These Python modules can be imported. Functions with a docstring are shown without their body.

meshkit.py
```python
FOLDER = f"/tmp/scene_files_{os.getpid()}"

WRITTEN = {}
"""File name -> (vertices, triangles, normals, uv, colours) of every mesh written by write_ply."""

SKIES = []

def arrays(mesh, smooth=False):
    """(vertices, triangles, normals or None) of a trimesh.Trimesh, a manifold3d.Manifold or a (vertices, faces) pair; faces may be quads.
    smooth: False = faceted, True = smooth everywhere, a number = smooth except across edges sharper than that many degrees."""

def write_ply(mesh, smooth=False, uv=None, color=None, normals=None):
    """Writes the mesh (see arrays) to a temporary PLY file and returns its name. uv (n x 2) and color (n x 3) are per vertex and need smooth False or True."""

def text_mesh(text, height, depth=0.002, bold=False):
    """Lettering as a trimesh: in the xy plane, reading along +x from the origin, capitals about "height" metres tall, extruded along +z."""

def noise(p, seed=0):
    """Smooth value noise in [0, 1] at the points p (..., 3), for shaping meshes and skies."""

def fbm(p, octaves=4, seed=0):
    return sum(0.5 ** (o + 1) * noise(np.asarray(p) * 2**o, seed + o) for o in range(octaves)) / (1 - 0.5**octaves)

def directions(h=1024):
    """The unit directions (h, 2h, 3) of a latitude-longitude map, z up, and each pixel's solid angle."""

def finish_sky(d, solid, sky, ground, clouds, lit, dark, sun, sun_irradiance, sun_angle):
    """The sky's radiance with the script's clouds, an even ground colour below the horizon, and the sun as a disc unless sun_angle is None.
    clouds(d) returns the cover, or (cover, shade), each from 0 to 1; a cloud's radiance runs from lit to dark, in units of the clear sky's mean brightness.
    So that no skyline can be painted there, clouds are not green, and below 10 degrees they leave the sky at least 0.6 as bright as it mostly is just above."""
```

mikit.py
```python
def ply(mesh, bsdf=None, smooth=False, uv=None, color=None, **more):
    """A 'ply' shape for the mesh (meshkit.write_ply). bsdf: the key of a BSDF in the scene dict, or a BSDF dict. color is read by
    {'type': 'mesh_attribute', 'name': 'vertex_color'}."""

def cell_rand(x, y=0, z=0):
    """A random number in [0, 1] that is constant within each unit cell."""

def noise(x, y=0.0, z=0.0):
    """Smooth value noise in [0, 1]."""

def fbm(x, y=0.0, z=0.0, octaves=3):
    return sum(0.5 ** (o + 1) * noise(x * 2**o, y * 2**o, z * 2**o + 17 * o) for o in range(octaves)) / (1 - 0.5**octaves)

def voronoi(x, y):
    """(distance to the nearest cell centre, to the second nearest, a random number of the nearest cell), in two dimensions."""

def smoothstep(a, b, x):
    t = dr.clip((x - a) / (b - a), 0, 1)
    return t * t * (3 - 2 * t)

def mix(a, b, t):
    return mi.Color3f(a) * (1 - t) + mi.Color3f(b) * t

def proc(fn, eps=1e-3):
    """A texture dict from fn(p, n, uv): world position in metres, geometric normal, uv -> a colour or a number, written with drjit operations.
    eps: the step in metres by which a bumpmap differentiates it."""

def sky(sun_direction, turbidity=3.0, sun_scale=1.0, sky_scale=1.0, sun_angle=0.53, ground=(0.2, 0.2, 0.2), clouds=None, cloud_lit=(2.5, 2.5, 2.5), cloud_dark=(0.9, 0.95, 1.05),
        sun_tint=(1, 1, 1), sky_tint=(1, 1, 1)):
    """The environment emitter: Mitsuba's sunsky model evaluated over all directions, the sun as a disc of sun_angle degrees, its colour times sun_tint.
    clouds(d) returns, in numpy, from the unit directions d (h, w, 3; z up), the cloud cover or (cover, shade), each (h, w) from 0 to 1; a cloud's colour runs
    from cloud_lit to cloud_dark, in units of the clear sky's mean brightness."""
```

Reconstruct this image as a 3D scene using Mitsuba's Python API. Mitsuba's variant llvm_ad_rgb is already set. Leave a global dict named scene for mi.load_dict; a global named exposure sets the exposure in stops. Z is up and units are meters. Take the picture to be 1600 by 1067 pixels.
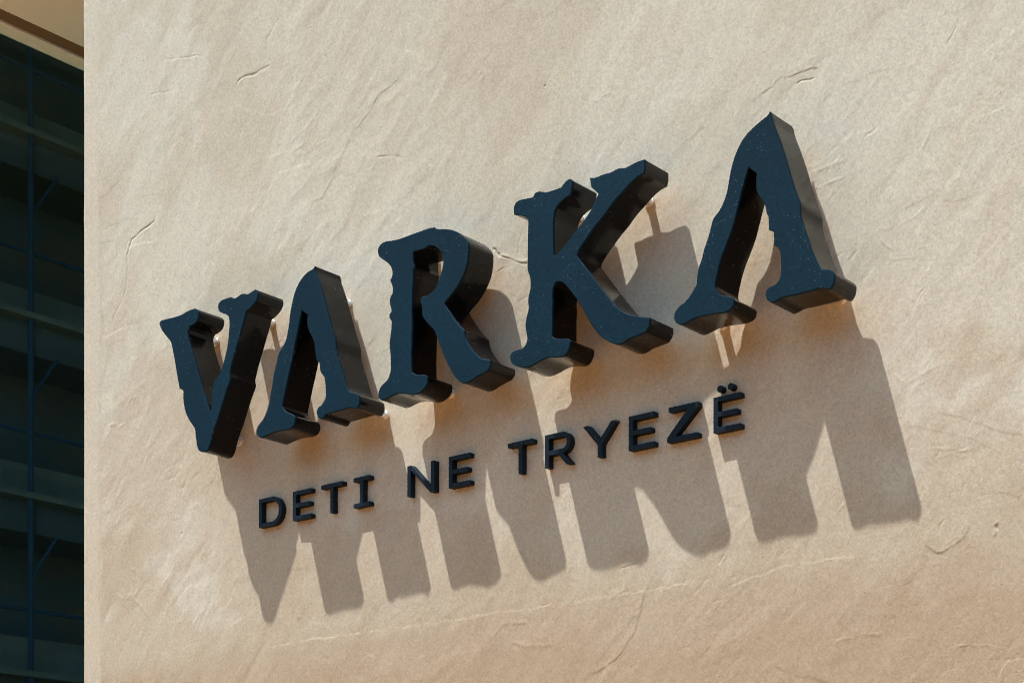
import math, random
import numpy as np, trimesh, shapely
import drjit as dr
import mitsuba as mi
import mikit, meshkit
from mikit import proc, noise, fbm, voronoi, cell_rand, smoothstep, mix

random.seed(4); RNG = np.random.default_rng(4)
scene, labels = {'type': 'scene'}, {}
# ---------------------------------------------------------------- camera, light, exposure
# the wall is the plane y = 0 (x to the right along it, z up, the street at y < 0)
CAM_DIST, EYE, TURN = 3.354, 1.6, math.radians(39.68)
V3 = mi.ScalarPoint3f
scene['camera'] = {
    'type': 'perspective', 'fov': math.degrees(2 * math.atan(800 / 2711.9)), 'fov_axis': 'x',
    'to_world': mi.ScalarTransform4f().look_at(origin=V3(0, -CAM_DIST, EYE), target=V3(-math.sin(TURN), -CAM_DIST + math.cos(TURN), EYE), up=V3(0, 0, 1)),
    'principal_point_offset_x': 0.0, 'principal_point_offset_y': -0.834,
    'near_clip': 0.05, 'far_clip': 500.0,
}
scene['sky'] = mikit.sky((-1.045, -1.0, 3.76), turbidity=5.0, sun_tint=(0.89, 1.07, 1.36), sky_tint=(1.02, 1.44, 1.46), ground=(0.30, 0.155, 0.07))
exposure = 2.65

# ---------------------------------------------------------------- materials
def ref(k): return {'type': 'ref', 'id': k}
def two(b): return {'type': 'twosided', 'bsdf': b}

JOINT = 2.353      # height of the day joint between the upper and the lower plaster coat


def plaster_color(p, n, uv):
    x, z = p.x, p.z
    wx, wz = x + 0.16 * fbm(x * 2.2, z * 2.2, 30.0, 3), z + 0.16 * fbm(x * 2.2 + 9, z * 2.2, 31.0, 3)
    s, t = 0.55 * wx + 0.83 * wz, 0.55 * wz - 0.83 * wx      # along and across the trowel
    # lime coats of slightly different tone, laid over one another with ragged edges
    c = mix((0.500, 0.452, 0.372), (0.525, 0.485, 0.408), smoothstep(0.43, 0.57, fbm(s * 1.0 + 3.1, t * 1.5 + 1.7, 0.0, 6)))
    c = mix(c, (0.455, 0.388, 0.302), 0.6 * smoothstep(0.50, 0.64, fbm(s * 2.4 - 5.0, t * 4.0, 2.0, 6)))
    c = mix(c, (0.55, 0.51, 0.435), 0.4 * smoothstep(0.52, 0.66, fbm(s * 2.0 + 4.0, t * 3.1 + 9.0, 0.0, 5)))
    c = mix(c, (0.47, 0.395, 0.315), 0.3 * smoothstep(0.58, 0.66, fbm(s * 7.0, t * 26.0, 4.0, 4)))
    for k, (edge, wob, a) in enumerate(((JOINT + 0.30, 0.9, 0.36), (JOINT - 0.005, 0.03, 0.42), (JOINT - 0.10, 0.4, 0.6))):
        w = (fbm(x * 1.3 + 7.0 * k, z * 2.0, 3.0 * k, 4) - 0.5) * wob + (fbm(x * 14.0, z * 14.0, 5.0 + k, 4) - 0.5) * (0.16 if wob > 0.1 else 0.02)
        low = smoothstep(-0.045, 0.045, edge + w - z)
        c = mix(c, (0.39, 0.296, 0.206), low * a)
    strip = smoothstep(0.006, -0.006, x + 4.452 + 0.03 * (fbm(z * 9.0, 1.0, 0.0, 4) - 0.5))
    c = mix(c, (0.53, 0.47, 0.385), strip * 0.75)
    g = 0.6 * noise(x * 430, z * 430) + 0.4 * noise(x * 190, z * 190)
    cellx = voronoi(x * 55, z * 55)
    pit = smoothstep(0.0016, 0.0007, cellx[0] / 55) * smoothstep(0.93, 0.95, cellx[2])
    return c * mi.Color3f(1.02, 0.99, 0.92) * (0.82 + 0.36 * g) * (1.0 - 0.45 * pit)


def plaster_bump(p, n, uv):
    x, z = p.x + p.y, p.z
    mask = 0.4 + 1.0 * smoothstep(0.42, 0.62, fbm(x * 3.1 - 5.0, z * 3.7, 2.0, 4))
    grain = 1.3 * noise(x * 430, z * 430) + noise(x * 240, z * 240 + 7)
    s, t = (x * 0.62 + z * 0.78), (z * 0.62 - x * 0.78)
    drag = fbm(s * 14.0, t * 110.0, 1.0, 3) * smoothstep(0.45, 0.65, fbm(x * 1.7 + 11, z * 1.9, 3.0, 3))
    return mask * grain * 0.00014 + drag * 0.0003


def steel_color(p, n, uv):
    # powder coat with dust flecks
    x, z = p.x, p.z + p.y
    k = 260.0
    d, _, r = voronoi(x * k, z * k)
    fleck = smoothstep(0.30, 0.16, d) * smoothstep(0.955, 0.965, r - 0.08 * smoothstep(0.62, 0.45, fbm(x * 16, z * 16, 0.0, 3)))
    g = noise(x * 420, z * 420)
    return mix(mi.Color3f(0.0045, 0.0205, 0.034) * (0.7 + 0.6 * g) * (0.8 + 0.4 * fbm(x * 7, z * 7, 2.0, 4)), (0.13, 0.17, 0.19), fleck)


def side_color(p, n, uv):
    k = 230.0
    d, _, r = voronoi((p.x + 0.6 * p.y) * k, (p.z - 0.4 * p.y) * k)
    fleck = smoothstep(0.30, 0.14, d) * smoothstep(0.985, 0.988, r)
    return mix((0.003, 0.003, 0.0035), (0.16, 0.16, 0.15), fleck)


def side_bump(p, n, uv):
    return 0.00004 * fbm(p.x * 60, p.z * 60, p.y * 500, 2)


def small_color(p, n, uv):
    k = 300.0
    d, _, r = voronoi(p.x * k, p.z * k)
    fleck = smoothstep(0.30, 0.14, d) * smoothstep(0.988, 0.99, r)
    return mix((0.0045, 0.011, 0.019), (0.2, 0.22, 0.23), fleck)


def far_noise(a, b, sx, sz):
    return lambda p, n, uv: mix(a, b, smoothstep(0.4, 0.62, fbm(p.x * sx + p.y * sx, p.z * sz, 0.0, 4)))


scene['m_plaster'] = {'type': 'bumpmap', 'arbitrary': proc(plaster_bump, eps=6e-4), 'scale': 1.0, 'bsdf': two({'type': 'diffuse', 'reflectance': proc(plaster_color)})}
scene['m_soffit'] = {'type': 'bumpmap', 'arbitrary': proc(lambda p, n, uv: 0.0004 * fbm(p.x * 120, p.y * 120, p.z * 120, 3), eps=1e-3), 'scale': 1.0,
                     'bsdf': two({'type': 'diffuse', 'reflectance': proc(lambda p, n, uv: mix((0.78, 0.74, 0.73), (0.83, 0.79, 0.78), fbm(p.x * 4, p.y * 4, 0.0, 4)))})}
scene['m_face'] = {'type': 'bumpmap', 'arbitrary': proc(lambda p, n, uv: 0.00002 * noise(p.x * 400, p.z * 400), eps=5e-4), 'scale': 1.0,
                   'bsdf': two({'type': 'principled', 'base_color': proc(steel_color), 'roughness': 0.6, 'specular': 0.05})}
scene['m_side'] = {'type': 'bumpmap', 'arbitrary': proc(side_bump, eps=1e-3), 'scale': 1.0,
                   'bsdf': two({'type': 'principled', 'base_color': proc(side_color), 'roughness': 0.17, 'specular': 0.26})}
scene['m_small'] = two({'type': 'principled', 'base_color': proc(small_color), 'roughness': 0.5, 'specular': 0.15})
scene['m_bounce_back'] = two({'type': 'diffuse', 'reflectance': {'type': 'rgb', 'value': (0.68, 0.4, 0.17)}})  # orange chosen to bounce warm light onto the wall
scene['m_spacer'] = two({'type': 'roughconductor', 'material': 'Al', 'alpha': 0.35})
scene['m_ground'] = two({'type': 'diffuse', 'reflectance': proc(lambda p, n, uv: mix((0.285, 0.145, 0.064), (0.32, 0.167, 0.078), fbm(p.x * 1.1, p.y * 1.1, 0.0, 4)))})
scene['m_far_wall'] = two({'type': 'diffuse', 'reflectance': proc(far_noise((0.16, 0.17, 0.16), (0.24, 0.17, 0.13), 0.9, 2.6))})
scene['m_far_slab'] = two({'type': 'diffuse', 'reflectance': proc(far_noise((0.15, 0.16, 0.16), (0.2, 0.2, 0.19), 0.8, 5.0))})
scene['m_far_pale'] = two({'type': 'diffuse', 'reflectance': proc(far_noise((0.3, 0.28, 0.23), (0.36, 0.33, 0.27), 1.5, 6.0))})
scene['m_opposite'] = two({'type': 'diffuse', 'reflectance': {'type': 'rgb', 'value': (0.42, 0.29, 0.18)}})
scene['m_window'] = two({'type': 'plastic', 'diffuse_reflectance': {'type': 'rgb', 'value': (0.02, 0.022, 0.024)}})
scene['m_tint_pane'] = {'type': 'thindielectric', 'specular_transmittance': {'type': 'rgb', 'value': (0.42, 0.9, 1.0)}, 'specular_reflectance': {'type': 'rgb', 'value': (0.15, 0.25, 0.3)}}  # filter colour for the added pane
scene['m_side_wall'] = two({'type': 'diffuse', 'reflectance': proc(lambda p, n, uv: mix((0.4, 0.31, 0.22), (0.45, 0.36, 0.26), fbm(p.y * 2, p.z * 2, 0.0, 4)))})
scene['m_groove_shade'] = two({'type': 'diffuse', 'reflectance': {'type': 'rgb', 'value': (0.2, 0.125, 0.085)}})  # dark brown that paints the shade inside the drip groove
scene['m_far_tube'] = two({'type': 'principled', 'base_color': {'type': 'rgb', 'value': (0.05, 0.10, 0.17)}, 'roughness': 0.6, 'specular': 0.2})


# ---------------------------------------------------------------- helpers
def key_of(name):
    k, i = name, 0
    while k in labels or k in scene or any(s.startswith(k + '__') for s in scene):
        i += 1; k = f'{name}_{i:03d}'
    return k


def thing(name, label, cat, group=None):
    k = key_of(name); labels[k] = {'label': label, 'category': cat}
    if group: labels[k]['group'] = group
    return k


def part(parent, name, mesh, mat, smooth=False, label=None, **more):
    k = key_of(f'{parent}__{name}')
    scene[k] = mikit.ply(mesh, mat, smooth=smooth, **more)
    if label: labels[k] = {'label': label}
    return k


def box(x0, x1, y0, y1, z0, z1):
    m = trimesh.creation.box((x1 - x0, y1 - y0, z1 - z0)); m.apply_translation(((x0 + x1) / 2, (y0 + y1) / 2, (z0 + z1) / 2)); return m


def tube(a, b, r, n=16):
    return trimesh.creation.cylinder(radius=r, segment=np.array([a, b], float), sections=n)


def ring_round(pts, corner=36, sub=3):
    """A closed outline drawn smoothly through its points, keeping its sharp corners."""
    P = np.asarray(pts, float); n = len(P)
    a, b = P - np.roll(P, 1, 0), np.roll(P, -1, 0) - P
    turn = np.degrees(np.abs(np.arctan2(a[:, 0] * b[:, 1] - a[:, 1] * b[:, 0], (a * b).sum(1))))
    tan = np.roll(P, -1, 0) - np.roll(P, 1, 0)
    tan /= np.linalg.norm(tan, axis=1, keepdims=True)
    out = []
    for i in range(n):
        j = (i + 1) % n
        L = np.linalg.norm(P[j] - P[i]); c = (P[j] - P[i]) / L
        ti = c if turn[i] > corner else tan[i]
        tj = c if turn[j] > corner else tan[j]
        for s in range(sub):
            t = s / sub
            out.append((2*t**3 - 3*t*t + 1) * P[i] + (t**3 - 2*t*t + t) * L * ti + (3*t*t - 2*t**3) * P[j] + (t**3 - t*t) * L * tj)
    return np.array(out)


def inset(ring, c):
    """Each vertex of a ring moved inwards by c along its mitre."""
    area = shapely.Polygon(ring).exterior.is_ccw
    a, b = ring - np.roll(ring, 1, 0), np.roll(ring, -1, 0) - ring
    a /= np.linalg.norm(a, axis=1, keepdims=True); b /= np.linalg.norm(b, axis=1, keepdims=True)
    na, nb = np.stack([-a[:, 1], a[:, 0]], 1), np.stack([-b[:, 1], b[:, 0]], 1)
    m = na + nb; m /= np.maximum((m * na).sum(1, keepdims=True) * np.linalg.norm(m, axis=1, keepdims=True) / np.maximum(np.linalg.norm(m, axis=1, keepdims=True), 1e-9), 0.5)
    return ring + m * c * (1 if area else -1)


def prism(ring, holes, w0, w1, chamfer):
    """A plate in the wall's plane from w0 to w1 in front of it, its front edges chamfered."""
    rings = [np.asarray(r, float) for r in [ring] + list(holes)]
    rings = [r if shapely.Polygon(r).exterior.is_ccw == (i == 0) else r[::-1] for i, r in enumerate(rings)]
    ins = [inset(r, chamfer if i == 0 else -chamfer) for i, r in enumerate(rings)]
    verts, faces = [], []

    def lay(rs, w):
        ids = []
        for r in rs:
            ids.append(np.arange(len(r)) + len(verts)); verts.extend((x, -w, z) for x, z in r)
        return ids
    levels = [(rings, w0), (rings, w1 - chamfer), (ins, w1)] if chamfer else [(rings, w0), (rings, w1)]
    ids = [lay(rs, w) for rs, w in levels]
    for lo, hi in zip(ids[:-1], ids[1:]):
        for a, b in zip(lo, hi):
            a2, b2 = np.roll(a, -1), np.roll(b, -1)
            faces += list(zip(a, a2, b2)) + list(zip(a, b2, b))
    for rs, w, flip in ((levels[-1][0], w1, False), (levels[0][0], w0, True)):
        v, f = trimesh.creation.triangulate_polygon(shapely.Polygon(rs[0], rs[1:]), engine='earcut')
        base = len(verts); verts.extend((x, -w, z) for x, z in v)
        tri = np.asarray(f)
        area = np.cross(v[tri[:, 1]] - v[tri[:, 0]], v[tri[:, 2]] - v[tri[:, 0]])
        tri = np.where((area < 0)[:, None], tri[:, ::-1], tri)
        faces += [tuple(t + base) for t in (tri[:, ::-1] if flip else tri)]
    return trimesh.Trimesh(np.array(verts), np.array(faces), process=False)


# ---------------------------------------------------------------- ground
def sheet(x0, x1, y0, y1, z):
    return (np.array([(x0, y0, z), (x1, y0, z), (x1, y1, z), (x0, y1, z)], float), np.array([(0, 1, 2, 3)]))


scene['ground'] = mikit.ply(sheet(-300, 300, -300, 300, 0.0), 'm_ground')
labels['ground'] = {'label': 'terracotta paved street ground below the building', 'category': 'ground', 'kind': 'structure'}

# ---------------------------------------------------------------- the plastered wall
# marks seen in the plaster: (kind, size, depth, points (x, z) in metres); sizes in mm, the fade of a lap in metres
FEATURES = [
    ('crack',2.2,1.1,[(-4.169,3.722),(-4.193,3.685),(-4.248,3.672),(-4.298,3.657),(-4.31,3.636),(-4.323,3.612),(-4.32,3.56),(-4.329,3.503),(-4.351,3.474),(-4.38,3.451),(-4.396,3.421)]),
    ('lap',0.8,0.07,[(-4.169,3.625),(-4.215,3.63),(-4.279,3.638),(-4.31,3.636),(-4.323,3.616)]),
    ('lap',1.0,0.09,[(-4.301,3.398),(-4.348,3.396),(-4.383,3.392),(-4.405,3.387),(-4.444,3.391),(-4.467,3.366),(-4.48,3.326)]),
    ('crack',3.5,1.0,[(-3.819,3.986),(-3.811,3.997),(-3.794,3.997),(-3.756,3.995),(-3.739,3.995),(-3.707,3.996),(-3.675,3.995)]),
    ('lap',0.6,0.05,[(-3.819,3.986),(-3.756,3.993),(-3.675,3.995)]),
    ('crack',2.0,0.6,[(-3.704,4.021),(-3.688,4.031),(-3.683,4.08),(-3.659,4.105),(-3.632,4.125)]),
    ('crack',1.5,0.5,[(-4.148,4.162),(-4.059,4.141),(-3.957,4.117)]),
    ('ridge',8,0.6,[(-3.582,3.891),(-3.554,3.913),(-3.523,3.939)]),
    ('ridge',9,0.8,[(-3.601,3.751),(-3.544,3.776),(-3.497,3.797),(-3.464,3.824)]),
    ('ridge',7,0.6,[(-3.585,3.729),(-3.559,3.732),(-3.528,3.741)]),
    ('lap',0.9,0.1,[(-3.554,3.541),(-3.528,3.567),(-3.459,3.566),(-3.422,3.618),(-3.352,3.704),(-3.287,3.746),(-3.251,3.787),(-3.199,3.797),(-3.134,3.836)]),
    ('lap',0.7,0.08,[(-3.134,3.836),(-3.15,3.892),(-3.152,3.926),(-3.166,3.982),(-3.161,4.014)]),
    ('lap',0.6,0.08,[(-2.998,3.744),(-3.076,3.831),(-3.134,3.87),(-3.168,3.87)]),
    ('crack',1.5,0.6,[(-3.251,3.623),(-3.199,3.611),(-3.161,3.59)]),
    ('crack',1.4,0.5,[(-3.764,4.216),(-3.758,4.187),(-3.747,4.159)]),
    ('crack',1.5,0.5,[(-4.208,4.074),(-4.109,4.059)]),
    ('crack',3,1.3,[(-2.846,3.279),(-2.833,3.26),(-2.822,3.248)]),
    ('ridge',14,1.6,[(-2.829,3.252),(-2.803,3.243),(-2.782,3.232),(-2.757,3.222),(-2.728,3.211)]),
    ('crack',2.5,1.0,[(-2.822,3.249),(-2.797,3.238),(-2.766,3.221),(-2.733,3.208)]),
    ('crack',1.5,0.6,[(-2.833,3.216),(-2.782,3.219)]),
    ('lap',1.1,0.1,[(-2.097,3.417),(-2.055,3.428),(-2.025,3.44),(-2.002,3.448),(-1.965,3.449),(-1.924,3.448),(-1.893,3.441)]),
    ('crack',2.0,0.8,[(-1.966,3.425),(-1.944,3.427),(-1.921,3.429)]),
    ('crack',1.5,0.6,[(-1.61,3.393),(-1.59,3.421),(-1.57,3.452)]),
    ('ridge',10,0.7,[(-2.531,3.563),(-2.492,3.544),(-2.468,3.527)]),
    ('ridge',9,0.6,[(-2.521,3.568),(-2.464,3.551),(-2.422,3.526)]),
    ('hole',9,2.2,[(-2.679,3.639)]),
    ('ridge',8,0.7,[(-2.897,3.729),(-2.884,3.739),(-2.871,3.725),(-2.88,3.714),(-2.895,3.721)]),
    ('lap',1.0,0.14,[(-2.072,2.353),(-2.122,2.355),(-2.24,2.358),(-2.378,2.353),(-2.521,2.353),(-2.669,2.353),(-2.841,2.353),(-3.007,2.351),(-3.227,2.349),(-3.508,2.353),(-3.653,2.349),(-3.8,2.345)]),
    ('lap',0.7,0.12,[(-1.792,2.36),(-1.877,2.366),(-1.973,2.367),(-2.028,2.358),(-2.088,2.351),(-2.157,2.332)]),
    ('lap',0.9,0.06,[(-1.665,2.399),(-1.658,2.369),(-1.634,2.348),(-1.589,2.356),(-1.559,2.384),(-1.566,2.423)]),
    ('ridge',9,0.6,[(-1.665,2.399),(-1.658,2.369),(-1.634,2.348),(-1.589,2.356),(-1.559,2.384),(-1.566,2.423),(-1.586,2.434)]),
    ('hole',14,2.5,[(-1.5,2.38)]),
    ('ridge',9,1.5,[(-1.494,2.397),(-1.5,2.385),(-1.505,2.364)]),
    ('ridge',9,0.7,[(-2.514,2.403),(-2.502,2.379),(-2.483,2.361),(-2.46,2.354),(-2.439,2.361),(-2.426,2.385)]),
    ('lap',1.0,0.09,[(-2.548,2.173),(-2.521,2.177),(-2.494,2.184),(-2.462,2.199),(-2.43,2.231),(-2.404,2.259),(-2.372,2.35),(-2.356,2.388)]),
    ('ridge',10,0.7,[(-2.789,2.276),(-2.741,2.262),(-2.69,2.255),(-2.643,2.254)]),
    ('ridge',10,0.6,[(-2.856,2.28),(-2.841,2.302),(-2.812,2.324),(-2.751,2.322),(-2.69,2.295)]),
    ('lap',0.8,0.08,[(-2.028,2.152),(-2.005,2.137),(-1.984,2.126),(-1.932,2.111),(-1.874,2.096)]),
    ('lap',0.9,0.05,[(-1.44,2.11),(-1.47,2.109),(-1.485,2.096),(-1.498,2.065)]),
    ('ridge',8,0.6,[(-1.593,2.147),(-1.536,2.143),(-1.474,2.134)]),
    ('ridge',8,0.6,[(-1.924,2.167),(-1.861,2.188),(-1.784,2.195),(-1.724,2.186)]),
    ('crack',1.5,0.6,[(-2.449,2.415),(-2.422,2.419),(-2.393,2.422)]),
    ('crack',1.4,0.5,[(-2.684,2.353),(-2.659,2.355)]),
    ('crack',1.2,0.4,[(-2.498,2.68),(-2.491,2.691),(-2.479,2.698)]),
    ('crack',1.0,0.35,[(-2.56,2.857),(-2.558,2.786),(-2.556,2.739)]),
    ('crack',1.0,0.35,[(-2.5,2.822),(-2.491,2.782)]),
    ('ridge',8,0.8,[(-4.292,2.627),(-4.261,2.594),(-4.279,2.567),(-4.329,2.557)]),
    ('ridge',8,0.8,[(-4.298,2.565),(-4.261,2.535),(-4.23,2.506),(-4.205,2.488)]),
    ('ridge',7,0.8,[(-4.342,2.562),(-4.367,2.577),(-4.386,2.563)]),
    ('ridge',7,0.8,[(-4.307,2.652),(-4.273,2.633),(-4.248,2.61)]),
    ('ridge',7,0.8,[(-4.425,3.074),(-4.402,3.09),(-4.412,3.104),(-4.38,3.106)]),
    ('ridge',7,0.8,[(-4.412,3.096),(-4.386,3.115),(-4.361,3.094),(-4.336,3.098)]),
    ('ridge',9,0.8,[(-4.236,2.998),(-4.205,3.016),(-4.218,3.042),(-4.199,3.023),(-4.169,2.999)]),
    ('ridge',9,0.8,[(-4.205,3.005),(-4.224,2.973),(-4.236,2.951)]),
    ('ridge',8,0.7,[(-4.46,2.864),(-4.431,2.844),(-4.405,2.844),(-4.437,2.881),(-4.418,2.89)]),
    ('hole',10,1.6,[(-4.062,2.725)]),
    ('ridge',7,1.2,[(-4.065,2.717),(-4.062,2.702)]),
    ('ridge',12,0.8,[(-4.239,3.088),(-4.215,3.142),(-4.193,3.197),(-4.175,3.251),(-4.139,3.278)]),
    ('ridge',9,0.7,[(-4.021,2.432),(-3.986,2.472),(-3.963,2.483),(-3.986,2.448),(-4.006,2.412)]),
    ('ridge',9,0.7,[(-3.106,2.414),(-3.074,2.397),(-3.088,2.386),(-3.06,2.388)]),
    ('ridge',9,0.6,[(-3.653,2.548),(-3.659,2.513),(-3.68,2.47),(-3.669,2.432)]),
    ('ridge',8,0.5,[(-1.716,2.7),(-1.665,2.727),(-1.621,2.738)]),
    ('ridge',8,0.5,[(-1.706,2.693),(-1.665,2.709),(-1.633,2.716)]),
    ('ridge',7,0.5,[(-1.757,2.779),(-1.731,2.74),(-1.697,2.713)]),
    ('ridge',7,0.5,[(-1.645,2.571),(-1.607,2.557),(-1.548,2.549)]),
    ('ridge',8,0.5,[(-1.716,3.082),(-1.68,3.089),(-1.65,3.099)]),
    ('ridge',8,0.5,[(-1.709,3.053),(-1.68,3.062),(-1.653,3.073)]),
    ('ridge',7,0.5,[(-1.763,3.033),(-1.746,3.018),(-1.73,3.004)]),
    ('ridge',9,0.6,[(-1.567,3.139),(-1.553,3.159),(-1.542,3.143),(-1.529,3.124)]),
    ('ridge',10,0.6,[(-1.665,3.19),(-1.65,3.22),(-1.643,3.251)]),
    ('ridge',9,0.5,[(-1.956,3.215),(-1.893,3.223),(-1.83,3.225)]),
    ('ridge',8,0.5,[(-1.937,3.182),(-1.877,3.186),(-1.838,3.194)]),
    ('crack',1.2,0.45,[(-3.18,3.051),(-3.134,3.065),(-3.088,3.07)]),
    ('ridge',7,0.5,[(-3.275,3.096),(-3.227,3.098),(-3.175,3.11)]),
    ('ridge',7,0.5,[(-3.227,3.18),(-3.189,3.193),(-3.147,3.214)]),
    ('ridge',8,0.5,[(-1.877,2.455),(-1.849,2.479),(-1.83,2.501)]),
    ('ridge',14,0.5,[(-1.5,3.431),(-1.505,3.367),(-1.499,3.3),(-1.484,3.237)]),
    ('ridge',14,0.5,[(-1.488,3.419),(-1.492,3.364),(-1.487,3.297),(-1.473,3.244)]),
    ('ridge',14,0.5,[(-1.476,3.408),(-1.48,3.36),(-1.474,3.293),(-1.462,3.252)]),
    ('ridge',14,0.5,[(-1.463,3.396),(-1.468,3.356),(-1.462,3.289),(-1.451,3.259)]),
    ('ridge',14,0.5,[(-1.451,3.384),(-1.455,3.352),(-1.45,3.285),(-1.44,3.266)]),
]


def scattered_marks():
    """Small trowel scratches, crumbs and lap edges, in clusters over the wall."""
    rng = np.random.default_rng(11); out = []
    for _ in range(70):
        cx, cz = rng.uniform(-4.4, -1.4), rng.uniform(2.05, 4.45)
        big = 0.8 + 0.5 * (-1.4 - cx) / 3.0
        way = math.radians(rng.choice([52, 58, 35, 12, 70, -35], p=[.3, .22, .18, .12, .1, .08]))
        what = rng.choice(['scratch', 'squiggle', 'lap'], p=[.5, .28, .22])
        for _ in range(int(rng.integers(3, 13) if what != 'lap' else rng.integers(1, 3))):
            x, z = cx + rng.normal(0, .10), cz + rng.normal(0, .09)
            if what == 'scratch':
                a = way + rng.normal(0, .12); L = rng.uniform(.008, .06); bend = rng.normal(0, .25)
                pts = [(x + math.cos(a + bend * t) * L * t, z + math.sin(a + bend * t) * L * t) for t in (0, .33, .66, 1)]
                out.append(('ridge' if rng.random() < .5 else 'crack', big * rng.uniform(2.2, 4.5), big * rng.uniform(.2, .45), pts))
            elif what == 'squiggle':
                a = way + rng.normal(0, .5); pts = [(x, z)]
                for _ in range(int(rng.integers(4, 9))):
                    a += rng.normal(0, .75); L = big * rng.uniform(.004, .011)
                    pts.append((pts[-1][0] + math.cos(a) * L, pts[-1][1] + math.sin(a) * L))
                out.append(('ridge', big * rng.uniform(2.6, 4.4), big * rng.uniform(.25, .5), pts))
            else:
                a = way + rng.normal(0, .3); bend = rng.normal(0, .8); pts = [(x, z)]
                for _ in range(6):
                    a += bend / 6 + rng.normal(0, .16); L = rng.uniform(.02, .05)
                    pts.append((pts[-1][0] + math.cos(a) * L, pts[-1][1] + math.sin(a) * L))
                out.append(('lap', rng.uniform(.2, .5) * rng.choice([-1, 1]), rng.uniform(.04, .09), pts))
    return out


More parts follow.
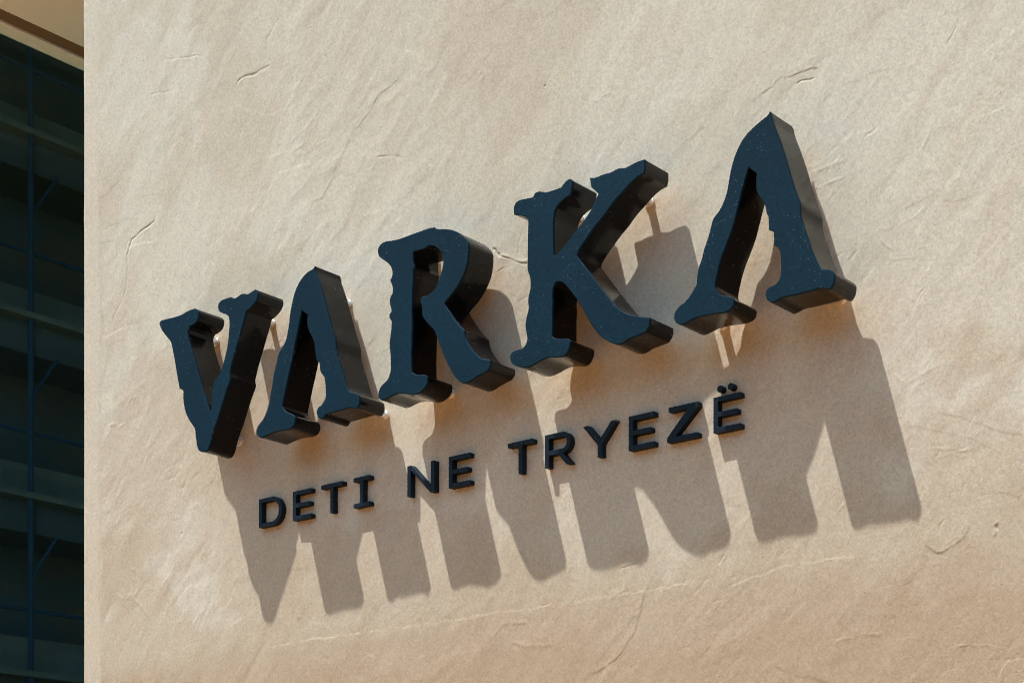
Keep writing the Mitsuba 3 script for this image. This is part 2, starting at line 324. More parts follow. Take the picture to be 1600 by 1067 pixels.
def wall_height(X, Z):
    """Relief of the plaster in metres."""
    P = np.stack([X, Z, 0 * X], -1)
    nz = lambda sx, sz, o, seed: meshkit.fbm(P * np.array([sx, sz, 1.0]) + seed * 3.7, o, seed) - 0.5
    h = 0.0018 * nz(1.6, 1.8, 3, 1)
    # trowel passes: long low ridges running up to the right, in patches
    s, t = 0.62 * X + 0.78 * Z, 0.62 * Z - 0.78 * X
    sw = 0.10 * (meshkit.fbm(P * 1.7 + 60, 3, 71) - 0.5) * 2      # the sweeps bend
    Q = np.stack([s * 1.9, (t + sw) * 15.0, 0 * X], -1)
    patch = np.clip((meshkit.fbm(P * 1.5 + 20, 3, 5) - 0.42) * 6, 0, 1)
    h += 0.0018 * (meshkit.fbm(Q, 5, 7) - 0.5) * (0.65 + 0.35 * patch)
    Q2 = np.stack([(0.9 * X + 0.43 * Z) * 2.0, (0.9 * Z - 0.43 * X) * 18.0, 0 * X], -1)
    patch2 = np.clip((meshkit.fbm(P * 1.9 + 50, 3, 15) - 0.5) * 7, 0, 1)
    h += 0.00025 * (meshkit.fbm(Q2, 3, 17) - 0.5) * patch2
    # crumbly places
    crumb = np.clip((meshkit.fbm(P * 4.1 + 9, 4, 11) - 0.60) * 12, 0, 1)
    h += 0.0003 * crumb * (meshkit.fbm(P * 85, 2, 13) - 0.5)
    # overlapping edges of thin coats
    f = meshkit.fbm(P * np.array([1.1, 1.5, 1]) + 31, 5, 21)
    for lev, st in ((0.44, 0.00035), (0.53, 0.0003), (0.60, 0.0004)):
        h += st * np.clip((f - lev) / 0.006, 0, 1)
    # sandy, dragged skin
    rough = np.clip((meshkit.fbm(np.stack([s * 2.0, t * 5.0, 0 * X], -1) + 40, 4, 51) - 0.38) * 3, 0.25, 1)
    wide = np.clip((-1.6 - X) / 2.9, 0, 1)                 # worked with a coarser hand towards the corner
    h += 0.00024 * wide * (meshkit.fbm(np.stack([s * 26, t * 60, 0 * X], -1), 2, 55) - 0.5)
    h += 0.0010 * wide * (meshkit.fbm(np.stack([s * 5, t * 15, 0 * X], -1), 3, 56) - 0.5)
    h += 0.0002 * rough * (meshkit.fbm(np.stack([s * 60, t * 110, 0 * X], -1), 2, 52) - 0.5)
    h += 0.0011 * (meshkit.fbm(np.stack([s * 8, (t + sw) * 26, 0 * X], -1), 3, 53) - 0.5)
    h += 0.0016 * np.clip((meshkit.fbm(P * 2.3 + 80, 4, 57) - 0.45) * 5, 0, 1) * (meshkit.fbm(np.stack([(X * .95 + Z * .3) * 7, (Z * .95 - X * .3 + sw) * 24, 0 * X], -1), 4, 58) - 0.5)
    # warp for hand-made lines
    wx = 0.012 * (meshkit.fbm(P * 42, 4, 31) - 0.5); wz = 0.012 * (meshkit.fbm(P * 42 + 70, 4, 32) - 0.5)
    XX, ZZ = X + wx, Z + wz
    amp = np.clip(2.6 * meshkit.fbm(P * 40, 3, 33) - 0.35, 0.05, 2)
    for kind, a, b, pts in FEATURES + scattered_marks():
        if kind == 'lap': a *= 0.7 if len(pts) < 12 else 0.45
        elif kind == 'ridge': b *= 0.6
        elif kind == 'crack': b *= 1.3
        if kind in ('crack', 'ridge'): a *= 1 + 0.7 * np.clip((-1.6 - pts[0][0]) / 2.9, 0, 1)
        pts = np.array(pts); r = {'lap': b if kind == 'lap' else 0, 'crack': 0.012, 'ridge': a / 400, 'hole': a / 300}[kind] + 0.03
        x0, z0 = pts.min(0) - r; x1, z1 = pts.max(0) + r
        i0, i1 = np.searchsorted(X[:, 0], [x0, x1])
        if i1 - i0 < 2: continue
        js = np.nonzero(((Z[i0:i1] > z0) & (Z[i0:i1] < z1)).any(0))[0]
        j0, j1 = (js[0], js[-1] + 1) if len(js) else (0, 0)
        if i1 <= i0 or j1 <= j0: continue
        sl = (slice(i0, i1), slice(j0, j1)); x, z, am = XX[sl], ZZ[sl], amp[sl]
        if kind == 'hole':
            d = np.hypot((x - pts[0, 0]) * 1.5, z - pts[0, 1]); h[sl] -= b / 1000 * np.exp(-(d / (a / 2500)) ** 2); continue
        best, side, along = np.full(x.shape, 9.0), np.ones(x.shape), np.zeros(x.shape)
        seg = np.linalg.norm(np.diff(pts, axis=0), axis=1); total = seg.sum(); acc = 0
        for (p, q), L in zip(zip(pts[:-1], pts[1:]), seg):
            u = np.clip(((x - p[0]) * (q - p)[0] + (z - p[1]) * (q - p)[1]) / (L * L), 0, 1)
            d = np.hypot(x - p[0] - u * (q - p)[0], z - p[1] - u * (q - p)[1])
            sd = np.sign((q - p)[0] * (z - p[1]) - (q - p)[1] * (x - p[0]))
            better = d < best
            best, side, along = np.where(better, d, best), np.where(better, sd, side), np.where(better, (acc + u * L) / total, along)
            acc += L
        ends = np.clip(np.minimum(along, 1 - along) / 0.12, 0, 1)
        if kind == 'crack': h[sl] -= b / 1000 * np.clip(am, 0.3, 1.4) * np.clip(1 - best / (a * 0.0011), 0, 1) * np.sqrt(ends)
        elif kind == 'ridge': h[sl] += b / 1000 * am * np.exp(-(best / (a / 2600)) ** 2) * ends
        else:
            fade = np.clip(1 - best / b, 0, 1); fade = fade * fade * (3 - 2 * fade)
            edge = np.clip(best / 0.0022, 0, 1)
            h[sl] += a / 1000 * am * np.where(side > 0, 0.5 * fade * edge, -0.5 * fade * edge) * ends
    # the smooth corner strip at the left end stands slightly proud
    e = X + 4.452 + 0.02 * (meshkit.fbm(np.stack([0 * X, Z * 7, 0 * X], -1), 4, 41) - 0.5)
    k = np.clip(0.5 - e / 0.016, 0, 1)
    h = h * (1 - 0.75 * k) + 0.0016 * k
    return h


WALL_X0, WALL_X1, WALL_TOP = -4.542, 9.0, 16.0  # top raised out of view to shut light off the side passage
FINE_X1 = -1.36
NX, NZ = 1400, 940            # the finely modelled part of the wall; grid lines closer together towards the sign's near end
tt = np.linspace(0, 1, NX)
gx = WALL_X0 + (FINE_X1 - WALL_X0) * (tt * 1.32 - 0.32 * tt ** 2)
k = (gx - WALL_X0) / (FINE_X1 - WALL_X0)
zlo, zhi = 2.28 - 0.28 * k, 4.53 - 1.07 * k
GX = np.repeat(gx[:, None], NZ, 1)
GX = GX.copy()
GZ = zlo[:, None] + (zhi - zlo)[:, None] * np.linspace(0, 1, NZ)[None]
H = wall_height(GX, GZ)
e = np.minimum(np.minimum(GZ - zlo[:, None], zhi[:, None] - GZ), FINE_X1 - GX)
H = H * np.clip(e / 0.03, 0, 1)
inside = np.clip((GX - WALL_X0) / 0.012, 0, 1)          # rounded arris at the left end
GY = -H + 0.008 * (1 - np.sqrt(np.clip(1 - (1 - inside) ** 2, 0, 1)))
idx = np.arange(NX * NZ).reshape(NX, NZ)
chip = np.clip(meshkit.fbm(np.stack([0 * GZ, GZ * 9, 0 * GZ], -1), 5, 61) - 0.5, -0.2, 0.3)
GX = GX - (0.004 * chip) * (1 - np.clip((GX - WALL_X0) / 0.03, 0, 1))
quads = np.stack([idx[:-1, :-1], idx[1:, :-1], idx[1:, 1:], idx[:-1, 1:]], -1).reshape(-1, 4)
verts = np.stack([GX, GY, GZ], -1).reshape(-1, 3)
n0 = len(verts)                                          # the rest of the wall: plain panels round the fine part
outer = np.array([(WALL_X0, 0, zlo[0]), (FINE_X1, 0, zlo[-1]), (FINE_X1, 0, zhi[-1]), (WALL_X0, 0, zhi[0]),
                  (WALL_X0, 0, 0), (FINE_X1, 0, 0), (FINE_X1, 0, WALL_TOP), (WALL_X0, 0, WALL_TOP), (WALL_X1, 0, 0), (WALL_X1, 0, WALL_TOP)], float)
more = np.array([(4, 5, 1, 0), (3, 2, 6, 7), (5, 8, 9, 6)]) + n0
building = thing('building', 'tan plastered building corner carrying the navy lettering', 'building')
part(building, 'wall', (np.vstack([verts, outer]), np.vstack([quads, more])), 'm_plaster', smooth=True)
part(building, 'side_wall', box(WALL_X0 + 0.002, WALL_X1, 0.0122, 24.0, 0.0, WALL_TOP - 0.002), 'm_side_wall')
# overhang on the building's left side: a slab with a drip groove in its underside
ZS, XE, Y0, Y1 = 4.765, -5.425, 0.06, 11.9
prof = [(XE, ZS), (XE, ZS + 0.22), (WALL_X0 - 0.003, ZS + 0.22), (WALL_X0 - 0.003, ZS), (XE + 0.150, ZS), (XE + 0.146, ZS + 0.05), (XE + 0.078, ZS + 0.05), (XE + 0.074, ZS)]
slab = trimesh.creation.extrude_polygon(shapely.Polygon(prof), Y1 - Y0, engine='earcut')
slab.vertices = np.stack([slab.vertices[:, 0], Y1 - slab.vertices[:, 2], slab.vertices[:, 1]], 1)
part(building, 'overhang', slab, 'm_soffit')

part(building, 'groove_shade', box(XE + 0.0785, XE + 0.1455, Y0 + 0.01, Y1 - 0.01, ZS + 0.005, ZS + 0.0495), 'm_groove_shade')  # dark strip standing in for the groove's shade

pane = (np.array([(XE + 0.012, Y0, 0.3), (XE + 0.012, Y1, 0.3), (XE + 0.012, Y1, ZS - 0.002), (XE + 0.012, Y0, ZS - 0.002)]), np.array([(0, 1, 2, 3)]))
part(building, 'added_tint_pane', pane, 'm_tint_pane', label='added blue-green pane under the overhang that tints the view beyond')  # added pane, darkens and tints the far building teal

# ---------------------------------------------------------------- big letters
STAND, DEEP = 0.0341, 0.0954        # gap behind a letter, and its depth
# outlines in mm: x along the wall, z above the street
OUTLINES = {
    'V': [(-4006.4,3303.8), (-4001.5,3310), (-3990.9,3310.9), (-3938.3,3307.8), (-3906.3,3308), (-3886.5,3311.4), (-3849.4,3312.9), (-3836.9,3306.1), (-3831.4,3298.7), (-3832.2,3285.1), (-3841.6,3273.3), (-3854.9,3269), (-3870.7,3266.8), (-3877.8,3259.1), (-3878.6,3246.4), (-3868.3,3213.4), (-3849.4,3168.5), (-3831.4,3123.9), (-3815.8,3082.6), (-3804.1,3057.4), (-3792.5,3032.3), (-3783.3,3009.3), (-3777.1,3014.2), (-3775.6,3036.8), (-3774.8,3062), (-3769.4,3081.3), (-3764,3092.9), (-3746.4,3102.1), (-3733.4,3119.7), (-3719.8,3147.2), (-3708.4,3180.1), (-3702.3,3219.1), (-3700.8,3243.9), (-3704.6,3258.8), (-3716,3267.3), (-3735,3275.5), (-3746.4,3284.1), (-3749.5,3295.9), (-3745.6,3305.1), (-3733.4,3310.5), (-3712.2,3310.7), (-3693.3,3310), (-3685.8,3304.8), (-3674.5,3303.3), (-3655.8,3308), (-3637.2,3307.3), (-3628.3,3302.8), (-3611.3,3304.9), (-3594.4,3309), (-3585.6,3304), (-3581.9,3294.8), (-3585.6,3283.2), (-3595.1,3273), (-3611.3,3264.2), (-3631.3,3256.2), (-3637.2,3240), (-3652.1,3208.3), (-3667,3176.5), (-3682,3144.5), (-3693.3,3116.7), (-3698.6,3100.2), (-3695.6,3087.1), (-3698.6,3077.6), (-3712.2,3055.1), (-3731.2,3018.4), (-3750.2,2981.5), (-3769.4,2949.4), (-3780.9,2921), (-3790.2,2904.8), (-3800.3,2898.9), (-3815.8,2898.9), (-3831.4,2906.7), (-3839.2,2920.8), (-3844.7,2947.3), (-3849.4,2971.2), (-3858.8,2983.1), (-3874.6,3001.4), (-3888.8,3024.6), (-3896.8,3049.2), (-3900,3070.4), (-3898.4,3084.6), (-3902.3,3090.5), (-3915.9,3098.2), (-3920.7,3115.7), (-3926.3,3137.5), (-3931.9,3159.3), (-3938.3,3186.5), (-3946.4,3214.1), (-3954.4,3239.1), (-3966.5,3252), (-3982.7,3268.5), (-3999,3287.6)],
    'A': [(-3358.9,3317.5), (-3356.8,3305.6), (-3351.1,3291.8), (-3336.9,3258.9), (-3322.8,3221.1), (-3308.8,3181.1), (-3294.8,3141.1), (-3280.8,3106.3), (-3278.7,3091.1), (-3277.3,3076.1), (-3270.4,3055.1), (-3260,3028.6), (-3249.6,3002.1), (-3239.3,2975.7), (-3229,2959.1), (-3220.1,2954), (-3205.1,2949.7), (-3194.9,2941.9), (-3191.5,2930.2), (-3192.8,2918.3), (-3201.7,2909.3), (-3215.3,2911.8), (-3222.2,2916.5), (-3253.1,2915.9), (-3287.8,2915.4), (-3319.3,2914.8), (-3326.3,2907.6), (-3336.9,2905.6), (-3347.5,2912.5), (-3351.1,2923), (-3351.1,2930.5), (-3345.4,2939.3), (-3333.4,2942), (-3322.8,2949.9), (-3317.9,2958.8), (-3317.2,2976), (-3319.3,2996.1), (-3322.8,3014), (-3331.3,3024.1), (-3338.3,3034.4), (-3339.8,3049.5), (-3342.6,3057.5), (-3351.1,3064.1), (-3354.6,3074.7), (-3358.2,3097.8), (-3361.7,3115.9), (-3368.9,3129.7), (-3381,3149.7), (-3386.7,3163.4), (-3388.2,3178.6), (-3385.3,3192.9), (-3397.5,3201.6), (-3407.6,3210.3), (-3414.1,3194.2), (-3421.3,3170.8), (-3430,3142.6), (-3438.7,3114.4), (-3446,3088.3), (-3462.8,3039), (-3481.1,2982.1), (-3484.8,2967.6), (-3477.4,2956.2), (-3462.8,2946), (-3444.5,2937.6), (-3435.8,2929.5), (-3435.1,2918.3), (-3440.9,2906.9), (-3451.8,2901.3), (-3473.8,2901.1), (-3503.2,2902.8), (-3532.9,2901.5), (-3559.1,2897.4), (-3574.2,2897.5), (-3585.5,2905.6), (-3589.3,2918), (-3584,2929.8), (-3570.4,2940.2), (-3555.4,2952.7), (-3544.1,2968.5), (-3536.7,2987.4), (-3532.9,3007), (-3527,3026.2), (-3521.8,3050.5), (-3514.3,3074.4), (-3506.9,3093.1), (-3503.2,3107.5), (-3492.1,3120.4), (-3477.4,3135), (-3470.1,3146.1), (-3464.2,3164.9), (-3459.1,3183.9), (-3455.5,3208.3), (-3448.2,3234.3), (-3438.7,3259.7), (-3426.4,3279.4), (-3408.3,3296.7), (-3386.7,3307.6), (-3365.3,3311.5)],
    'R': [(-3125.6,3299.8), (-3123,3308.8), (-3113.7,3316.1), (-3098.4,3318.5), (-3078.6,3315.6), (-3049.2,3313.1), (-3016.8,3313.6), (-2978.3,3314.3), (-2930.7,3313.2), (-2921.3,3306.2), (-2890,3298.3), (-2865.3,3288.9), (-2843.7,3276.1), (-2825.4,3259.2), (-2815,3242.8), (-2814.4,3226.7), (-2817.4,3204.5), (-2822.3,3187.3), (-2831.5,3171.1), (-2846.8,3151.6), (-2865.3,3135.1), (-2883.8,3123.1), (-2895,3115.4), (-2890,3106), (-2877.6,3089.3), (-2859.1,3064.5), (-2840.6,3044.4), (-2828.4,3032.6), (-2826.6,3018.4), (-2819.3,3003.1), (-2804.1,2981.6), (-2788.9,2964.8), (-2773.9,2952.6), (-2758.9,2947.3), (-2744,2942), (-2744,2928.4), (-2752.9,2918.8), (-2773.9,2913.9), (-2795,2908.9), (-2813.2,2903.3), (-2828.4,2902.6), (-2840.6,2906.3), (-2849.8,2915), (-2865.3,2931.9), (-2883.8,2961), (-2899.4,2989.7), (-2911.9,3017.8), (-2921.3,3038.4), (-2930.7,3056.7), (-2946.5,3071.8), (-2962.3,3089.2), (-2970,3100.3), (-2970.6,3119.2), (-2975.1,3134.3), (-2977,3144.1), (-2968.7,3147.8), (-2952.8,3145.7), (-2933.9,3153), (-2921.3,3164.1), (-2911.9,3180.6), (-2903.8,3197.3), (-2899.4,3214.8), (-2900,3231.2), (-2905.6,3244.2), (-2918.1,3257.4), (-2933.9,3267.3), (-2949.7,3271.2), (-2959.2,3267.4), (-2984.6,3268), (-3000.7,3268.1), (-3000.7,3243.6), (-2996.2,3230.8), (-3000.7,3220.1), (-3000.7,3201.2), (-3002.6,3182.8), (-3003.9,3159.6), (-3004.5,3136.1), (-3005.2,3112.7), (-3003.9,3093.6), (-3005.2,3065.6), (-3005.8,3037.4), (-3007.1,3009.4), (-3006.5,2981), (-3005.2,2964.2), (-2991,2955.3), (-2965.5,2950.3), (-2954.1,2944.7), (-2951.6,2934.9), (-2954.7,2923.8), (-2965.5,2914.2), (-2981.5,2907.8), (-3000.7,2906.8), (-3029.7,2914.7), (-3055.7,2919.6), (-3075.4,2918.6), (-3098.4,2914.3), (-3115,2914.1), (-3123,2922.8), (-3123.6,2932.5), (-3118.3,2945.9), (-3105,2955.3), (-3091.8,2962.3), (-3085.2,2970.5), (-3080,2986.2), (-3080,3010), (-3081.9,3034.2), (-3083.9,3053.7), (-3080,3076.7), (-3077.3,3095.2), (-3076.7,3109.3), (-3083.2,3117.9), (-3085.2,3127.9), (-3076.7,3135.5), (-3078.6,3143.1), (-3083.2,3158.4), (-3080.6,3172.2), (-3073.4,3180), (-3072.1,3191.6), (-3076.7,3204.6), (-3081.9,3215.3), (-3075.4,3223.3), (-3074,3234.9), (-3078.6,3247.9), (-3089.8,3261.1), (-3108.3,3275.1), (-3121.6,3286.9)],
    'K': [(-2669.6,3278.1), (-2670.3,3296.5), (-2664.2,3305.4), (-2650.8,3308.1), (-2627.3,3306.1), (-2610.7,3304.3), (-2604,3312.9), (-2590.8,3313), (-2571,3305.7), (-2548.2,3304.8), (-2525.4,3304.9), (-2515.8,3312.5), (-2506.1,3317.5), (-2497.7,3317.8), (-2490.1,3310.7), (-2492.6,3298.7), (-2496.5,3282), (-2509.3,3277.7), (-2525.4,3271.8), (-2538.4,3262.4), (-2544.9,3251.3), (-2548.2,3234.2), (-2548.2,3188.2), (-2546.9,3151.1), (-2540.4,3147.5), (-2531.9,3153.6), (-2509.3,3168.5), (-2483.7,3190), (-2458.2,3208.9), (-2436.1,3230.9), (-2423.6,3250.2), (-2415.4,3260.6), (-2426.7,3272.6), (-2436.1,3281.1), (-2440.5,3304.9), (-2426.7,3301.2), (-2401.7,3302), (-2376.9,3301.2), (-2358.5,3304.2), (-2340.1,3300.1), (-2321.9,3302.6), (-2303.7,3305), (-2284.5,3304.6), (-2283.9,3289.7), (-2286.9,3273.3), (-2303.7,3270.5), (-2324.9,3261.4), (-2346.2,3247.3), (-2370.8,3231.5), (-2395.5,3210.4), (-2420.4,3191.8), (-2445.6,3170.5), (-2464.6,3152.5), (-2474.1,3142.2), (-2478.6,3133.1), (-2467.7,3117.9), (-2445.6,3090), (-2420.4,3056.5), (-2395.5,3025.8), (-2370.8,2995.3), (-2346.2,2972.5), (-2321.9,2959.7), (-2297.7,2950.5), (-2269.6,2942.4), (-2271.9,2924.3), (-2282.7,2911.9), (-2303.7,2909), (-2327.9,2906.7), (-2346.2,2900.7), (-2364.6,2902), (-2389.3,2914.6), (-2414.2,2934.9), (-2439.3,2967.8), (-2458.2,2999.7), (-2477.3,3029.2), (-2496.5,3053.7), (-2515.8,3075.9), (-2528.7,3084), (-2540.4,3085.7), (-2548.2,3075.7), (-2551.4,3061.2), (-2550.1,3040.4), (-2551.4,3020.2), (-2551.4,2994.6), (-2551.4,2958.8), (-2540.4,2951.4), (-2522.2,2946.6), (-2504.2,2943.8), (-2497.7,2937.4), (-2499.7,2925.1), (-2506.1,2913.7), (-2515.8,2905.5), (-2531.9,2906.3), (-2561.2,2912.2), (-2580.9,2911.1), (-2604,2905.5), (-2627.3,2902.4), (-2644,2904.7), (-2664.2,2912.4), (-2677.8,2922.9), (-2682.5,2936.9), (-2677.8,2946.4), (-2664.2,2949.9), (-2644,2949.9), (-2632.7,2957.9), (-2628.6,2970), (-2630.6,2983.3), (-2634,3002.2), (-2630.6,3022.2), (-2624,3041.4), (-2626,3057.4), (-2624,3072.4), (-2619.3,3086.9), (-2618.6,3107.4), (-2622,3121.1), (-2627.3,3135.3), (-2627.3,3166.4), (-2626.6,3197.3), (-2626,3233.3), (-2625.3,3253.8), (-2637.3,3264.7), (-2654.1,3272.6)],
    'A2': [(-1955.3,3317), (-1952.5,3307.4), (-1946.8,3288.6), (-1932.7,3252.8), (-1918.7,3212.4), (-1904.8,3167.2), (-1890.9,3124.7), (-1880.9,3097.9), (-1880.9,3081), (-1877.1,3063.1), (-1866.1,3031.4), (-1855.1,2999.8), (-1841.4,2967.7), (-1831.7,2948.6), (-1814.3,2944.5), (-1803.6,2938.6), (-1798.2,2928.8), (-1800.9,2912.7), (-1809,2901.7), (-1819.7,2904.1), (-1827.9,2909.3), (-1846.9,2908.9), (-1879.8,2909.2), (-1907.5,2909.6), (-1927.1,2910.2), (-1941.2,2906), (-1952.5,2905.1), (-1962.7,2913.3), (-1966.1,2926.3), (-1963.8,2935.6), (-1955.3,2940), (-1941.2,2942.6), (-1931,2952.5), (-1928.2,2966.5), (-1928.2,2988.4), (-1929.9,3008.3), (-1935.5,3019.4), (-1945.1,3026.6), (-1945.7,3056.1), (-1958.1,3063.1), (-1959.3,3091.3), (-1963.8,3099.9), (-1966.7,3115.3), (-1975.2,3132.2), (-1986.6,3150), (-1990.1,3168.1), (-1988.3,3192.3), (-1996.9,3199.6), (-2008.5,3211.6), (-2012.5,3201.3), (-2021.2,3178.9), (-2032.8,3142.3), (-2041.5,3114.8), (-2049.1,3091.9), (-2062,3065.2), (-2079.7,3029.5), (-2094.5,2978), (-2091.5,2964.7), (-2082.6,2952.7), (-2067.9,2945.9), (-2051.5,2939.2), (-2045.6,2931.9), (-2047.4,2919.9), (-2056.1,2913.3), (-2073.8,2910.7), (-2097.5,2913.4), (-2121.3,2915.2), (-2145.4,2914.9), (-2166.6,2910.9), (-2184.9,2908.2), (-2197.1,2913.9), (-2204.5,2926.7), (-2201.5,2938.8), (-2191,2949.3), (-2175.7,2956), (-2160.5,2967.8), (-2148.4,2982.8), (-2143.6,2989.3), (-2142.4,3004.1), (-2138.1,3023.4), (-2130.3,3041.7), (-2124.3,3060.4), (-2115.3,3080.9), (-2108.2,3099.2), (-2102.2,3117.8), (-2098.6,3124.4), (-2088.5,3132.8), (-2079.7,3142.1), (-2070.8,3157.2), (-2063.8,3175.4), (-2059.1,3196.5), (-2054.4,3217.7), (-2047.4,3238.1), (-2038.6,3255.6), (-2027,3272.2), (-2012.5,3285.4), (-1995.2,3295.2), (-1975.2,3304.2), (-1961,3309.9)],
}
SPACERS = {
    'V': [(-3905, 3261), (-3664, 3263), (-3801, 2951)], 'A': [(-3222, 2922), (-3360, 3250), (-3535, 2930)],
    'R': [(-2985, 2935), (-3040, 3290), (-2905, 3280), (-2860, 2990)], 'K': [(-2361, 3268), (-2563, 3278), (-2590, 3080), (-2330, 2960)],
    'A2': [(-2155, 2935), (-1850, 2925), (-1985, 3255)],
}
BIG = [('V', 'large navy blue letter V at the left end of the word'),
       ('A', 'large navy blue letter A without a crossbar, between the V and the R'),
       ('R', 'large navy blue letter R with an open bowl in the middle of the word'),
       ('K', 'large navy blue letter K standing between the R and the last A'),
       ('A2', 'large navy blue letter A without a crossbar, last and nearest at the right end')]
for name, label in BIG:
    ring = ring_round(np.array(OUTLINES[name]) / 1000.0)
    t = thing('sign_letter', label, 'letter', 'large letters of the sign')
    part(t, 'face', prism(ring, [], STAND + DEEP - 0.006, STAND + DEEP, 0.0012), 'm_face', smooth=30)
    part(t, 'side_band', prism(inset(ring, 0.0004), [], STAND, STAND + DEEP - 0.0062, 0.0), 'm_side', smooth=24)
    part(t, 'bounce_back_panel', prism(inset(ring, 0.004), [], STAND - 0.003, STAND - 0.0002, 0.0), 'm_bounce_back')  # unseen orange back added to warm the light in the gap
    for x, z in SPACERS[name]:
        x, z = x / 1000, z / 1000
        part(t, 'spacer', trimesh.util.concatenate([tube((x, 0.002, z), (x, -STAND + 0.0028, z), 0.0105, 28), tube((x, 0.002, z), (x, -0.005, z), 0.0135, 28)]), 'm_spacer', smooth=30)

# ---------------------------------------------------------------- small letters
THICK, CAP, BASE = 0.0184, 0.0811, 2.6865
ST, BAR = 0.0125, 0.0112            # stem and bar widths


def rect(x0, x1, z0, z1): return shapely.box(x0, z0, x1, z1)
def band(pts, w): return shapely.LineString(pts).buffer(w / 2, cap_style='flat', join_style='mitre')


def glyph(c, w, mid=None):
    cap = CAP
    clip = lambda g: g.intersection(rect(-0.01, w + 0.02, 0, cap))
    if c == 'E':
        m = (mid or w * 0.9)
        return shapely.union_all([rect(0, ST, 0, cap), rect(0, w, 0, BAR), rect(0, w, cap - BAR, cap), rect(0, m, 0.5 * cap - BAR / 2, 0.5 * cap + BAR / 2)])
    if c == 'D':
        def d(x0, x1, z0, z1, r):
            th = np.linspace(-math.pi / 2, math.pi / 2, 40)
            zc, rz = (z0 + z1) / 2, (z1 - z0) / 2
            return shapely.Polygon([(x0, z0), (x1 - r, z0)] + [(x1 - r + r * math.cos(a), zc + rz * math.sin(a)) for a in th] + [(x1 - r, z1), (x0, z1)])
        return d(0, w, 0, cap, 0.040).difference(d(ST, w - ST, BAR, cap - BAR, 0.0285))
    if c == 'T':
        return shapely.union_all([rect(0, w, cap - BAR, cap), rect(mid - ST / 2, mid + ST / 2, 0, cap)])
    if c == 'I':
        return shapely.union_all([rect(0, w, cap - BAR, cap), rect(0, w, 0, BAR), rect(w / 2 - ST / 2, w / 2 + ST / 2, 0, cap)])
    if c == 'N':
        dg = shapely.Polygon([(0, cap), (0.0145, cap), (w, 0), (w - 0.0145, 0)])
        return shapely.union_all([rect(0, ST, 0, cap), rect(w - ST, w, 0, cap), dg])
    if c == 'Z':
        dg = shapely.Polygon([(w - 0.0175, cap), (w, cap), (w, cap - BAR), (0.0175, BAR * .6), (0.0175, 0), (0, 0), (0, BAR)])
        return shapely.union_all([rect(0.004, w, cap - BAR, cap), rect(0, w - 0.001, 0, BAR), dg])
    if c == 'Y':
        jz = 0.40 * cap
        return clip(shapely.union_all([band([(w / 2, 0), (w / 2, jz + .004)], ST), band([(w / 2, jz), (-0.001, cap + .01)], 0.0125), band([(w / 2, jz), (w + 0.001, cap + .01)], 0.0125)]))
    if c == 'R':
        zb = 0.36 * cap
        zc, r = (zb + cap) / 2, (cap - zb) / 2
        def b(o, x1):
            th = np.linspace(-math.pi / 2, math.pi / 2, 30); rr = r - o
            return shapely.Polygon([(o and ST, zb + o)] + [(x1 - r + rr * math.cos(a), zc + rr * math.sin(a)) for a in th] + [(o and ST, cap - o)])
        leg = shapely.Polygon([(w * 0.46, zb + .004), (w * 0.66, zb + .004), (w + .003, 0), (w - 0.013, 0)])
        return shapely.union_all([rect(0, ST, 0, cap), b(0, w).difference(b(BAR, w)), leg])


SMALL = [('D', -3.7018, 0.0948, None, 'small black letter D starting the line below the big letters'),
         ('E', -3.5622, 0.0739, 0.0676, 'small black letter E between the small D and the first small T'),
         ('T', -3.4493, 0.0828, 0.0417, 'small black letter T of the first word, before the serifed I'),
         ('I', -3.3242, 0.0605, None, 'small black letter I with serifs ending the first word'),
         ('N', -3.1255, 0.0965, None, 'small black letter N partly on a sunlit patch of wall'),
         ('E', -2.9794, 0.0727, 0.0645, 'small black letter E just right of the small N'),
         ('T', -2.7816, 0.0810, 0.0408, 'small black letter T starting the third word'),
         ('R', -2.6623, 0.0793, None, 'small black letter R crossed by a narrow sunlit strip'),
         ('Y', -2.5445, 0.0999, None, 'small black letter Y between the small R and an E'),
         ('E', -2.4091, 0.0737, 0.0639, 'small black letter E between the small Y and the Z'),
         ('Z', -2.2992, 0.0861, None, 'small black letter Z before the dotted E'),
         ('E', -2.1715, 0.0726, 0.0635, 'small black letter E with two dots above it, last of the line')]
for c, x, w, mid, label in SMALL:
    g = shapely.affinity.translate(glyph(c, w, mid), x, BASE).simplify(0.0002)
    g = g.buffer(-0.0012, join_style='round').buffer(0.0024, join_style='round').buffer(-0.0012, join_style='round').simplify(0.00012)
    t = thing('small_letter', label, 'letter', 'small letters under the big word')
    clean = lambda r: np.array(r.coords)[:-1]
    part(t, 'body', prism(clean(g.exterior), [clean(r) for r in g.interiors], -0.002, THICK, 0.0005), 'm_small', smooth=35)
    if 'two dots' in label:
        for dx in (-2.1545, -2.1260):
            th = np.arange(28) / 28 * 2 * math.pi
            part(t, 'dot', prism(np.stack([dx + 0.0078 * np.cos(th), 2.785 + 0.0078 * np.sin(th)], 1), [], -0.002, THICK, 0.0012), 'm_small', smooth=35)

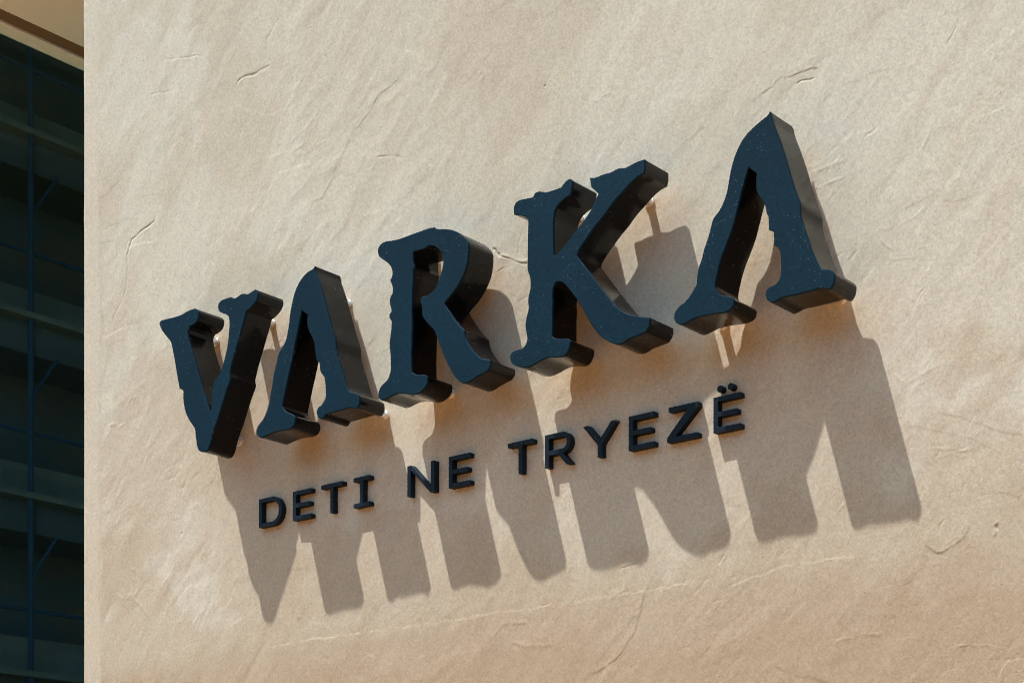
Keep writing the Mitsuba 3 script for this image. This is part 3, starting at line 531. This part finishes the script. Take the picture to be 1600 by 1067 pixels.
# ---------------------------------------------------------------- the building across the side street, with a scaffold before it
FX = -16.45
far_b = thing('far_building', 'unfinished building in deep shade beyond the left end of the wall', 'building')
part(far_b, 'wall', box(FX - 9, FX - 0.9, 2.7, 24, 0, 12.39), 'm_far_wall')
part(far_b, 'roof', box(FX - 9.2, WALL_X0 - 0.02, 0.9, 24.5, 12.4, 12.8), 'm_far_slab')       # unseen, added over the side passage to keep light off the far facade
part(far_b, 'shade_wall_front', box(FX - 9, -12.7, 2.0, 2.6, 0, 12.39), 'm_far_wall')  # unseen wall added to keep street light out of the passage
part(far_b, 'shade_wall_end', box(FX - 0.8, WALL_X0 - 0.01, 24.02, 24.4, 0, 12.39), 'm_far_wall')  # unseen wall added to close the passage end to light
LEV = [1.6 + (1423 - y) / 2711.9 * 19.35 - 0.02 for y in (1326, 1047, 770, 490, 204)]
for z in LEV:
    part(far_b, 'floor_slab', box(FX - 0.92, FX - 0.10, 2.8, 23.9, z - 0.42, z - 0.07), 'm_far_slab')
    part(far_b, 'sill_band', box(FX - 0.62, FX - 0.5, 2.8, 23.8, z + 0.004, z + 0.46), 'm_far_pale')
sc = thing('scaffold', 'blue tube scaffold with plank decks before the shaded far building', 'scaffold')
for z in LEV:
    part(sc, 'deck', box(FX - 0.5, FX + 0.06, 2.8, 23.9, z - 0.066, z), 'm_far_pale')
    for k, dz in enumerate((0.68,)):
        part(sc, 'rail', tube((FX - 0.02, 2.8, z + dz), (FX - 0.02, 23.9, z + dz), 0.024, 10), 'm_far_tube')
PY = 8.09
for k in range(-6, 7):
    y = PY + 2.4 * k
    if not 2.9 < y < 23.9: continue
    part(sc, 'pole', tube((FX, y, 0), (FX, y, 12.3), 0.034, 12), 'm_far_tube')
    for z in LEV:
        part(sc, 'brace', tube((FX, y, z - 0.95), (FX - 0.02, y + 0.36, z - 0.43), 0.02, 8), 'm_far_tube')

# ---------------------------------------------------------------- the row across the street, which shuts off the low sky
row = thing('street_building', 'long low ochre building across the street, facing the sign wall', 'building')
part(row, 'wall', box(-34, 34, -19.0, -10.5, 0, 6.6), 'm_opposite')
part(row, 'roof', box(-34.3, 34.3, -19.3, -10.2, 6.602, 6.85), 'm_opposite')
for k in range(-9, 10):
    part(row, 'window', box(3.4 * k - 0.6, 3.4 * k + 0.6, -10.52, -10.46, 3.9, 5.4), 'm_window')
